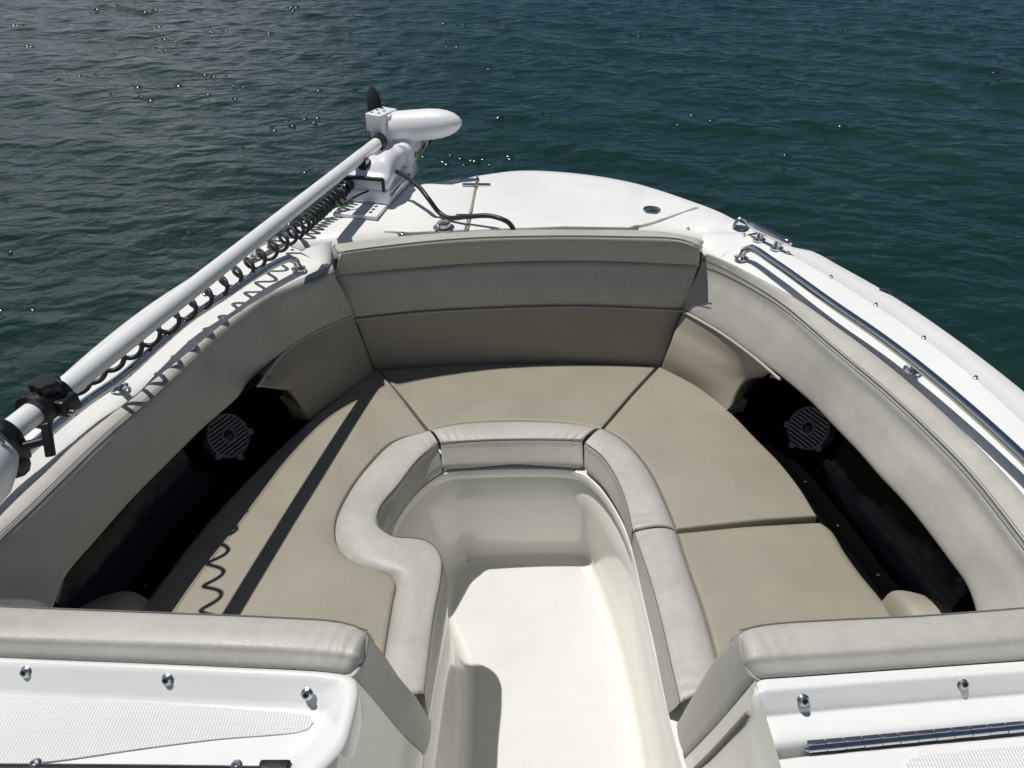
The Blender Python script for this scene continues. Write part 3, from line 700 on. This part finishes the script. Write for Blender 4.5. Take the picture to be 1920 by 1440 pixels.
bulkhead('grey padded bulkhead top at lower left above the white dash with three studs', PL([(-120, 1132), (0, 1138), (300, 1150), (500, 1158), (640, 1168), (690, 1184)], 1.05), PL([(-120, 1192), (0, 1198), (400, 1212), (600, 1222), (676, 1232)], 1.052), PL([(-120, 1226), (0, 1231), (400, 1248), (600, 1258), (664, 1264)], 1.022),
         PL([(692, 1186, 1.05), (720, 1217, .95), (750, 1262, .85), (784, 1304, .75), (812, 1352, .65)]), PL([(668, 1270, 1.022), (712, 1322, .90), (757, 1376, .78), (800, 1420, .67)]), -1)
bulkhead('grey padded bulkhead top at lower right above the long hinge', PL([(1386, 1183), (1440, 1172), (1575, 1163), (1725, 1156), (1920, 1141), (2040, 1131)], 1.05), PL([(1402, 1236), (1480, 1230), (1650, 1220), (1920, 1198), (2040, 1188)], 1.052), PL([(1414, 1273), (1480, 1269), (1650, 1257), (1920, 1238), (2040, 1229)], 1.022),
         PL([(1384, 1185, 1.05), (1346, 1217, .95), (1316, 1263, .85), (1290, 1310, .75), (1266, 1355, .65)]), PL([(1412, 1275, 1.022), (1368, 1328, .90), (1322, 1380, .78), (1281, 1422, .67)]), 1)

# ================================================================== CONSOLES (dash tops beside the walkthrough)
# port: recessed tray
R0 = PL([(-150, 1224), (0, 1233), (400, 1250), (630, 1263), (662, 1272), (668, 1292), (657, 1350), (640, 1400), (605, 1440), (560, 1490)], 1.022)
Rin = PL([(-150, 1232), (0, 1241), (400, 1258), (618, 1271), (645, 1279), (650, 1294), (640, 1345), (622, 1390), (585, 1428), (530, 1480)], 1.022)
R1 = PL([(-150, 1292), (0, 1300), (400, 1318), (590, 1327), (608, 1331), (612, 1340), (604, 1362), (585, 1390), (545, 1422), (500, 1470)], .985)
R2 = PL([(-150, 1500), (0, 1500), (120, 1500), (200, 1500), (250, 1500), (280, 1500), (310, 1500), (340, 1500), (360, 1500), (380, 1500)], .980)
R1b = lerp_rail(R1, R2, .06, -.002, 60)
dash = loft('dash_tray', [[off(q, .004, .0, -.06) for q in R0], [off(q, .003, 0, -.008) for q in R0], R0, Rin, lerp_rail(Rin, R1, .15, -.001, 60), lerp_rail(Rin, R1, .85, .001, 60), R1, R1b, R2], M['gelcoat'], boat, n=140)
pts = PL([(-150, 1297), (-60, 1300), (0, 1303), (120, 1308), (270, 1317), (400, 1325), (560, 1338), (580, 1342), (588, 1352), (585, 1362), (568, 1370), (400, 1386), (250, 1405), (120, 1424), (0, 1437), (-150, 1450)], .9856)
slab('nonskid_patch', cat_rom(pts, 80), .003, M['nonskid'], boat, .0008)
for (u, v) in ((52, 1256), (316, 1270), (577, 1297)):
    stud(P(u, v+3, 1.008)+Vector((0, -.002, .002)), (0, -.75, .66), 1.3)
# console side facing the walkthrough
AFT_L = PL([(668, 1270, 1.020), (712, 1322, .90), (757, 1376, .78), (800, 1420, .67)]); AFT_R = PL([(1412, 1275, 1.020), (1368, 1328, .90), (1322, 1380, .78), (1281, 1422, .67)])
for E, xf, xt, s in ((AFT_L, -.133, -.19, -1), (AFT_R, .340, .345, 1)):
    E = [off(q, s*.004) for q in E]+[Vector((xt, E[-1].y+.03, .62)), Vector((xt*.55+xf*.45, E[-1].y+.05, .48)), Vector((xf, E[-1].y+.05, .22))]
    E = cat_rom(E, 40)
    loft('console_side', [[q, off(q, 0, -.05), off(q, 0, -1.3)] for q in E], M['liner'], boat, n=24)
gq = cat_rom([off(q, -.0005, -.037) for q in AFT_R], 30)
tube('door_gap', gq[4:]+[gq[-1]+(gq[-1]-gq[-2])*6], .0045, M['rust'], boat, 8)
# bulkhead faces (towards the bow) below the pads
FWD_L = PL([(692, 1186, 1.05), (720, 1217, .95), (750, 1262, .85), (784, 1304, .75), (812, 1352, .65)]); FWD_R = PL([(1384, 1185, 1.05), (1346, 1217, .95), (1316, 1263, .85), (1290, 1310, .75), (1266, 1355, .65)])
for E, s, x1 in ((FWD_L, -1, -1.02), (FWD_R, 1, 1.06)):
    E = [off(q, s*.016, -.03, -.03) for q in E]
    loft('bulkhead', [E, [off(q, s*.05, 0, 0) for q in E], [Vector((x1, q.y+.05, q.z)) for q in E]], M['liner'], boat, n=20)
for xa, xb in ((.80, 1.0), (-.80, -.975)):
    loft('dash_side', [[Vector((xa, .70, .94)), Vector((xa, -.6, .94))], [Vector((xa*.55+xb*.45, .74, .99)), Vector((xa*.55+xb*.45, -.6, .99))], [Vector((xb, .80, 1.05)), Vector((xb, -.6, 1.05))]], M['gelcoat'], boat, n=10, rows=10)
# black windscreen frame foot with screws
fr = loft('windscreen_frame', [PL([(-120, 1448), (300, 1451), (535, 1456)], 1.0), PL([(-120, 1434), (300, 1437), (535, 1441)], 1.004), PL([(-120, 1431), (300, 1434), (532, 1437)], 1.0), PL([(-120, 1430), (300, 1433), (530, 1436)], .985)], M['black'], boat, n=40)
for (u, v) in ((68, 1431), (444, 1434)):
    lathe('screw', [(0, .009), (.003, .009), (.006, .006), (.009, .006), (.010, .003), (.008, 0)], P(u, v+3, 1.0), (0, -.3, .95), M['steel'], fr, 14)
q = P(515, 1440, .999); mb = MB(); mb.add(*box_data(q, (.045, .02, .014), None, .004)); mb.build('frame_foot', M['black'], fr)

# starboard: ledge with studs, piano hinge, lid below it
D0 = PL([(1416, 1275), (1650, 1259), (1920, 1240), (2080, 1229)], 1.022)
D1 = PL([(1414, 1300), (1650, 1281), (1920, 1262), (2080, 1250)], 1.022)
D2 = PL([(1422, 1345), (1650, 1324), (1920, 1302), (2080, 1290)], .985)
D3 = PL([(1438, 1380), (1520, 1378), (1920, 1342), (2080, 1328)], .982)
D4 = PL([(1446, 1398), (1525, 1391), (1920, 1354), (2080, 1340)], .976)
D5 = PL([(1452, 1422), (1520, 1414), (1920, 1375), (2080, 1360)], .945)
led = pillow('dash_ledge', [D0, lerp_rail(D0, D1, .3), lerp_rail(D0, D1, .85), lerp_rail(D1, D2, .15, -.002), lerp_rail(D1, D2, .85, .002), D2, lerp_rail(D2, D3, .2, -.001), D3, D4, D5], M['gelcoat'], boat, n=60, rows=60, r=(.0, .0, .018, 0), depth=.06)
for (u, v) in ((1503, 1308), (1800, 1277)):
    stud(P(u, v+3, 1.006)+Vector((0, -.004, .004)), (0, -.75, .66), 1.3)
a, b_ = P(1514, 1404, .972), P(1985, 1358, .972); L = (b_-a).length; mb = MB(); k = 14; d = (b_-a)/k
for i in range(k):
    p0, p1 = a+d*(i+.02), a+d*(i+.98)
    mb.add(*tube_data([p0, p1], .0062 if i % 2 else .0059, 16))
mb.add(*tube_data([a-d*.12, a, b_], .0035, 10))
nrm = Vector((0, .7, .7))
hg = mb.build('piano_hinge', M['chrome'], boat)
leaf = MB()
for i in range(k):
    c = a+d*(i+.5)+Vector((0, .011, .006)); ang = math.atan2(d.y, d.x)
    leaf.add(*box_data(c, (d.length*.97, .014, .0018), Matrix.Rotation(ang, 3, 'Z') @ Matrix.Rotation(.35, 3, 'X'), .0005, 1))
leaf.build('hinge_leaf', M['steel'], hg)
E0 = PL([(1462, 1424), (1525, 1416), (1920, 1379), (2080, 1364)], .958)
E1 = PL([(1450, 1436), (1520, 1424), (1920, 1386), (2080, 1371)], .962)
E2 = PL([(1440, 1500), (1520, 1500), (1920, 1500), (2080, 1500)], .960)
loft('dash_lid', [[off(q, 0, .004, -.05) for q in E0], E0, E1, lerp_rail(E1, E2, .5, .001), E2], M['gelcoat'], boat, n=60, rows=20)
pts = PL([(1700, 1431), (1704, 1424), (1720, 1418), (1800, 1409), (1920, 1398), (2060, 1386), (2060, 1500), (1740, 1500), (1710, 1450)], .9665)
slab('nonskid_patch', cat_rom(pts+[pts[0]], 60)[:-1], .005, M['nonskid'], boat, .0008)

# ================================================================== TROLLING MOTOR
tm = thing('trolling_motor', 'white bow-mounted electric trolling motor folded down on the port foredeck, its long shaft pointing aft', 'trolling motor')
ANG = -math.atan(.205); RZ = Matrix.Rotation(ANG, 3, 'Z'); ORG = P(665, 407, 1.112); ORG.z = 1.108
def T(x, y, zz): return ORG + RZ @ Vector((x, y, zz))
# mounting plate
pl_ = box('mounting_plate', T(0, .235, .006), (.150, .47, .012), M['white_paint'], tm, RZ, .003)
for (x, y) in ((.045, .03), (.045, .055), (.045, .08)):
    lathe('bolt_hole', [(0, .0065), (.001, .006), (.0012, 0)], T(x, y, .0122), (0, 0, 1), M['black'], pl_, 14)
bb = box('base_bracket', T(-.003, .265, .036), (.168, .33, .05), M['white_plastic'], tm, RZ, .012, 4)
tube('side_bar', [T(.083, .13, .03), T(.092, .14, .045), T(.092, .30, .048), T(.083, .31, .04)], .006, M['steel'], bb, 10)
# housing: lofted sections along the mount (y, half width, height, dip in the middle)
def section(y, hw, zt, zb, dip, pw=3.2, n=40, xo=0):
    pts = []
    for k in range(n):
        an = 2*PI*k/n; cx, sz = math.cos(an), math.sin(an)
        x = hw*math.copysign(abs(cx)**(2/pw), cx); zz = (zt+zb)/2+(zt-zb)/2*math.copysign(abs(sz)**(2/pw), sz)
        if sz > 0: zz -= dip*math.exp(-(x/(hw*.38))**2)*sz
        pts.append(T(x+xo, y, zz))
    return pts
def body(name, secs, m, par):
    n = len(secs[0]); V = [p for s in secs for p in s]; F = []
    for i in range(len(secs)-1):
        for k in range(n): F.append([i*n+k, i*n+(k+1) % n, (i+1)*n+(k+1) % n, (i+1)*n+k])
    F.append(list(range(n))); F.append([(len(secs)-1)*n+k for k in range(n)])
    return link(name, V, F, m, par, sharp=math.radians(50))
secs = [section(y, hw*1.13, zt*1.04, .048, dp, pw, xo=.007) for (y, hw, zt, dp, pw) in ((.105, .055, .085, 0, 4), (.11, .062, .094, 0, 4), (.13, .066, .100, .0, 4), (.138, .068, .112, .004, 3.6), (.148, .069, .130, .010, 3.4), (.165, .069, .148, .018, 3.2), (.19, .069, .157, .026, 3), (.22, .068, .156, .030, 3), (.25, .064, .148, .030, 3), (.28, .058, .138, .026, 3), (.31, .054, .130, .022, 3), (.345, .053, .128, .018, 3))]
hs = body('housing', secs, M['white_plastic'], tm)
secs = [section(y, hw*1.17, zt, zb-.006, dp, 3.2, xo=.012) for (y, hw, zt, zb, dp) in ((.347, .052, .124, .048, .016), (.35, .061, .136, .046, .018), (.37, .065, .142, .045, .020), (.40, .067, .166, .045, .024), (.42, .067, .172, .046, .034), (.45, .067, .160, .048, .036), (.50, .066, .158, .05, .03), (.565, .066, .163, .052, .03))]
ns = body('nose_cradle', secs, M['white_plastic'], tm)
secs = [section(y, hw*1.14, zt, zb, 0.03, 3.0, xo=.012) for (y, hw, zt, zb) in ((.562, .068, .168, .050), (.57, .074, .176, .046), (.588, .074, .176, .046), (.594, .066, .168, .054))]
body('cradle_pad', secs, M['rubber'], ns)
# black strap round the front of the housing
sb = []
for k in range(2): pass
strap = MB(); strap.add(*box_data(T(-.008, .102, .098), (.150, .012, .012), RZ, .003)); strap.add(*box_data(T(.068, .106, .072), (.010, .010, .056), RZ, .003)); strap.add(*box_data(T(-.062, .106, .072), (.008, .008, .05), RZ, .003))
strap.add(*box_data(T(-.095, .09, .098), (.06, .022, .014), RZ @ Matrix.Rotation(.3, 3, 'Z'), .004))
strap.build('strap', M['black'], hs)
mb = MB(); mb.add(*lathe_data([(0, .018), (.02, .019), (.03, .017), (.033, 0)], T(.0, .165, .112), RZ @ Vector((-.2, -.5, .8)), 18)); mb.add(*box_data(T(-.012, .147, .118), (.026, .022, .016), RZ, .004)); mb.build('release_knob', M['black'], hs)
# lettering and swoosh on the right side of the cradle
def text_mesh(body_, size, m, par, mtx, name='lettering'):
    cu = bpy.data.curves.new('t', 'FONT'); cu.body = body_; cu.size = size; cu.shear = .25; cu.extrude = .0006; cu.offset = .0004
    ob = bpy.data.objects.new('t', cu); COL.objects.link(ob)
    bpy.context.view_layer.update()
    me = bpy.data.meshes.new_from_object(ob.evaluated_get(bpy.context.evaluated_depsgraph_get()))
    bpy.data.objects.remove(ob); me.transform(mtx); me.materials.clear(); me.materials.append(m)
    o = bpy.data.objects.new(name, me); COL.objects.link(o); o.parent = par; return o
F = RZ.to_4x4() @ Matrix(((0, 0, 1, 0), (1, 0, 0, 0), (0, 1, 0, 0), (0, 0, 0, 1)))   # text x -> forward, text y -> up, faces starboard
text_mesh('RHODAN', .030, M['ink'], ns, Matrix.Translation(T(.0895, .378, .078)) @ F)
def prism(name, outline2, x, m, par):
    V = [T(x, y, zz) for y, zz in outline2]+[T(x-.012, y, zz) for y, zz in outline2]; n = len(outline2)
    return link(name, V, [list(range(n)), list(range(n, 2*n))]+[[i, (i+1) % n, n+(i+1) % n, n+i] for i in range(n)], m, par, smooth=False)
prism('green_swoosh', [(.40, .056), (.44, .060), (.475, .094), (.56, .135), (.561, .139), (.475, .112), (.435, .082)], .0898, M['lime'], ns)

# shaft
A = P(713, 264, 1.25); B = P(75, 765, 1.30); D = (A-B).normalized()
sh = tube('shaft', [B-D*.17, B-D*.1, B, B.lerp(A, .5), A], .0205, M['white_tube'], tm, 28)
lathe('shaft_collar', [(-.03, .0215), (-.03, .025), (-.024, .0275), (0, .0275), (.012, .026)], A-D*.01, D, M['black'], tm, 30)
# gearcase block at the end of the shaft
blk = MB(); Rb = Matrix.Rotation(-math.radians(28), 3, 'Z'); RB = Rb
C0 = A+D*.035+Vector((-.008, .01, -.008))
def Bk(x, y, zz): return C0+RB @ Vector((x, y, zz))
blk.add(*box_data(Bk(0, .01, .066), (.066, .10, .062), RB, .004)); blk.add(*box_data(Bk(.004, .008, -.014), (.056, .085, .115), RB, .005))
blk.add(*box_data(Bk(.036, .03, .04), (.018, .07, .10), RB, .006))
gb = blk.build('gearcase_block', M['white_paint'], tm)
for (x, y) in ((-.018, -.02), (.012, -.02), (-.018, .012), (.012, .012)):
    lathe('cap_screw', [(0, .0055), (.002, .005), (.001, .003), (.001, 0)], Bk(x, y, .0972), (0, 0, 1), M['steel'], gb, 12)
lathe('drain_plug', [(0, .006), (.002, .0055), (.002, 0)], Bk(.0325, -.02, -.025), RB @ Vector((1, 0, 0)), M['steel'], gb, 12)
# lower unit bullet
def at_y(u, v, Y):
    a = (u-960)/FPX; y = -(v-720)/FPX; d = Vector((a, CP+y*SP, -SP+y*CP)); return Vector((0, 0, CAM_Z))+d*(Y/d.y)
b0 = at_y(748, 237, 2.76); b1 = at_y(866, 229, 2.72); L = (b1-b0).length
prof = [(-.035, .046), (-.03, .050), (0, .0525), (L*.25, .0530), (L*.5, .0525), (L*.66, .049), (L*.78, .0425), (L*.88, .033), (L*.95, .021), (L*.99, .009), (L, 0)]
lu = lathe('lower_unit', prof, b0, b1-b0, M['white_paint'], tm, 40)
# propeller on the far end
ax = (b0-b1).normalized(); hub = b0+ax*.085+Vector((0, .03, 0))
pr_ = lathe('propeller', [(-.045, .026), (-.02, .026), (.005, .022), (.014, .012), (.016, 0)], hub, ax, M['black'], tm, 24)
def blade(direction):
    e = Vector(direction); e = (e-ax*e.dot(ax)).normalized(); f = ax.cross(e)
    V = []; rows = 16
    for i in range(rows):
        s = i/(rows-1); r = .02+.112*s
        c = (.050+.036*math.sin(PI*.75*s))*(1 if s < .72 else math.sqrt(max(1-((s-.72)/.28)**2, .0004)))
        tw = math.radians(66-24*s); wdir = f*math.cos(tw)+ax*math.sin(tw); nn = e.cross(wdir)
        for k in range(9):
            q = -1+2*k/8; th = .0035*(1-.6*s)*math.sqrt(max(1-q*q, 0))+.0004
            cc = hub+e*r+wdir*(c*.55*q)+f*(.02*s*s)
            V.append((cc+nn*th, cc-nn*th))
    VV = [a_ for a_, _ in V]+[b2 for _, b2 in V]; n0 = len(V); Fz = grid_faces(rows, 9)
    Fz += [[i+n0 for i in q][::-1] for q in grid_faces(rows, 9)]
    edge = [k for k in range(9)]+[i*9+8 for i in range(1, rows)]+[(rows-1)*9+k for k in range(7, -1, -1)]+[i*9 for i in range(rows-2, 0, -1)]
    for j in range(len(edge)):
        a_, b2 = edge[j], edge[(j+1) % len(edge)]; Fz.append([a_, b2, b2+n0, a_+n0])
    return link('blade', VV, Fz, M['black'], pr_, sharp=math.radians(60))
blade((-.22, .1, 1)); blade((-.42, -.1, -1))

# depth collar, clamp, T handle, head at the near end of the shaft
def S(t_): return B-D*t_
up = Vector((0, 0, 1)); sx_ = D.cross(up).normalized()    # points to starboard side
upn = sx_.cross(D).normalized()
Rm = Matrix((sx_, D, upn)).transposed()
mb = MB(); c = S(-.025)
mb.add(*lathe_data([(-.034, .0215), (-.034, .028), (-.028, .0295), (.022, .0295), (.028, .027), (.028, .0215)], c, D, 30))
mb.add(*box_data(c+sx_*.030-upn*.004, (.030, .042, .032), Rm, .008))
mb.add(*lathe_data([(-.042, .0215), (-.042, .033), (-.036, .034), (-.034, .0215)], c, D, 30))
dc = mb.build('depth_collar', M['black'], tm)
kb = MB(); kp = []
for k in range(10):
    an = 2*PI*k/10; kp.append((an, .026 if k % 2 else .0225))
prof_o = []
for k in range(60):
    an = 2*PI*k/60; prof_o.append((an, .0235+.0028*math.cos(5*an)))
o_ = c+upn*.030+sx_*.004; V = []; Fk = []
for hgt_, kk in ((-.012, .9), (-.010, 1), (.008, 1), (.012, .93), (.0135, .6), (.012, 0.01)):
    for an, r in prof_o: V.append(o_+upn*hgt_+(sx_*math.cos(an)+D*math.sin(an))*r*kk)
for i in range(5):
    for k in range(60): Fk.append([i*60+k, i*60+(k+1) % 60, (i+1)*60+(k+1) % 60, (i+1)*60+k])
link('collar_knob', V, Fk, M['black'], dc, sharp=math.radians(50))
lathe('collar_screw', [(0, .006), (.012, .006), (.014, .004), (.014, 0)], c+sx_*.045-D*.012-upn*.01, sx_, M['steel'], dc, 12)
mb = MB(); c2 = S(.088)
mb.add(*lathe_data([(-.014, .0215), (-.014, .032), (-.010, .035), (.008, .035), (.012, .032), (.012, .0215)], c2, D, 30))
mb.add(*lathe_data([(-.024, .0), (-.023, .012), (-.018, .021), (-.008, .027), (.006, .028), (.016, .023), (.022, .013), (.024, 0)], c2+sx_*.012-upn*.042-D*.008, D*.7+sx_*.5, 24))
mb.add(*box_data(c2+sx_*.02-upn*.02, (.034, .026, .046), Rm, .010))
cl = mb.build('clamp_bracket', M['black'], tm)
mb = MB(); h0 = c2+sx_*.032-upn*.012; ha = (sx_*.8+D*.45+upn*.1).normalized()
mb.add(*tube_data([h0, h0+ha*.036], .0075, 12)); hb = ha.cross(upn).normalized()
hz = (upn*.75-hb*.55).normalized()
mb.add(*box_data(h0+ha*.042, (.014, .056, .013), Matrix((ha, hz, ha.cross(hz))).transposed(), .003))
mb.build('clamp_handle', M['black'], cl)
hd = MB(); c3 = S(.138)
hd.add(*lathe_data([(-.065, .0), (-.065, .04), (-.055, .056), (-.035, .063), (-.01, .060), (.015, .048), (.035, .036), (.045, .030), (.045, .02)], c3-upn*.018, D, 32))
hd2 = hd.build('motor_head', M['white_plastic'], tm)
lathe('screw', [(0, .006), (.003, .006), (.0035, .0035), (.002, 0)], c3+D*.022+sx_*.030+upn*.018, sx_*.6+D*.5+upn*.5, M['steel'], hd2, 14)
# cable loop above the head
tube('head_cable', cat_rom([S(.05)+upn*.03-sx_*.035, S(.08)+upn*.045-sx_*.05, S(.12)+upn*.04-sx_*.06, S(.2)+upn*.02-sx_*.07], 24), .006, M['rubber'], hd2, 10)

# coiled cord below the shaft
ax_pts = PL([(655, 341, 1.185), (640, 360, 1.17), (607, 390, 1.148), (575, 418, 1.14), (540, 446, 1.142), (480, 490, 1.148), (400, 548, 1.157), (320, 603, 1.165), (250, 650, 1.178), (200, 682, 1.196), (160, 707, 1.22), (115, 738, 1.255), (85, 762, 1.275)])
axis = cat_rom(ax_pts, 1400); Ls = [0]
for a_, b2 in zip(axis, axis[1:]): Ls.append(Ls[-1]+(b2-a_).length)
tot = Ls[-1]; pts = []; ph = 0
for i, q in enumerate(axis):
    f_ = Ls[i]/tot
    pitch = .021 if f_ < .14 else (.021+(f_-.14)/.16*.0395 if f_ < .30 else .0605+.022*(f_-.30)+.004*math.sin(f_*40))
    if i: ph += 2*PI*(Ls[i]-Ls[i-1])/pitch
    tg = (axis[min(i+1, len(axis)-1)]-axis[max(i-1, 0)]).normalized(); s_ = tg.cross(up).normalized(); u2 = s_.cross(tg)
    r_ = .0175+.003*min(f_/.3, 1)
    pts.append(q+(s_*math.cos(ph)+u2*math.sin(ph))*r_)
tube('coiled_cord', pts, .0055, M['rubber'], tm, 8)
# thick power cable arching to the deck
cp = [T(.066, .20, .085), T(.085, .195, .092)]+PL([(785, 350, 1.19), (805, 375, 1.165), (822, 397, 1.128), (840, 408, 1.119), (880, 406, 1.138), (920, 405, 1.150), (950, 415, 1.140), (964, 430, 1.10)])
tube('power_cable', cat_rom(cp, 70), .0078, M['rubber'], tm, 12)
# thin lead with green tag
cp = [T(.015, .10, .055), T(.0, .07, .055), T(-.05, .022, .036), T(-.10, -.006, .024), T(-.125, -.02, .02)]
ld = tube('thin_lead', cat_rom(cp, 30), .0035, M['rubber'], tm, 8)
tg = box('green_tag', T(-.055, .020, .040), (.052, .004, .026), M['green'], ld, RZ @ Matrix.Rotation(.75, 3, 'Z') @ Matrix.Rotation(-.7, 3, 'X'), .001)
box('lead_plug', T(-.112, -.012, .022), (.036, .016, .016), M['rubber'], ld, RZ @ Matrix.Rotation(.55, 3, 'Z'), .004)
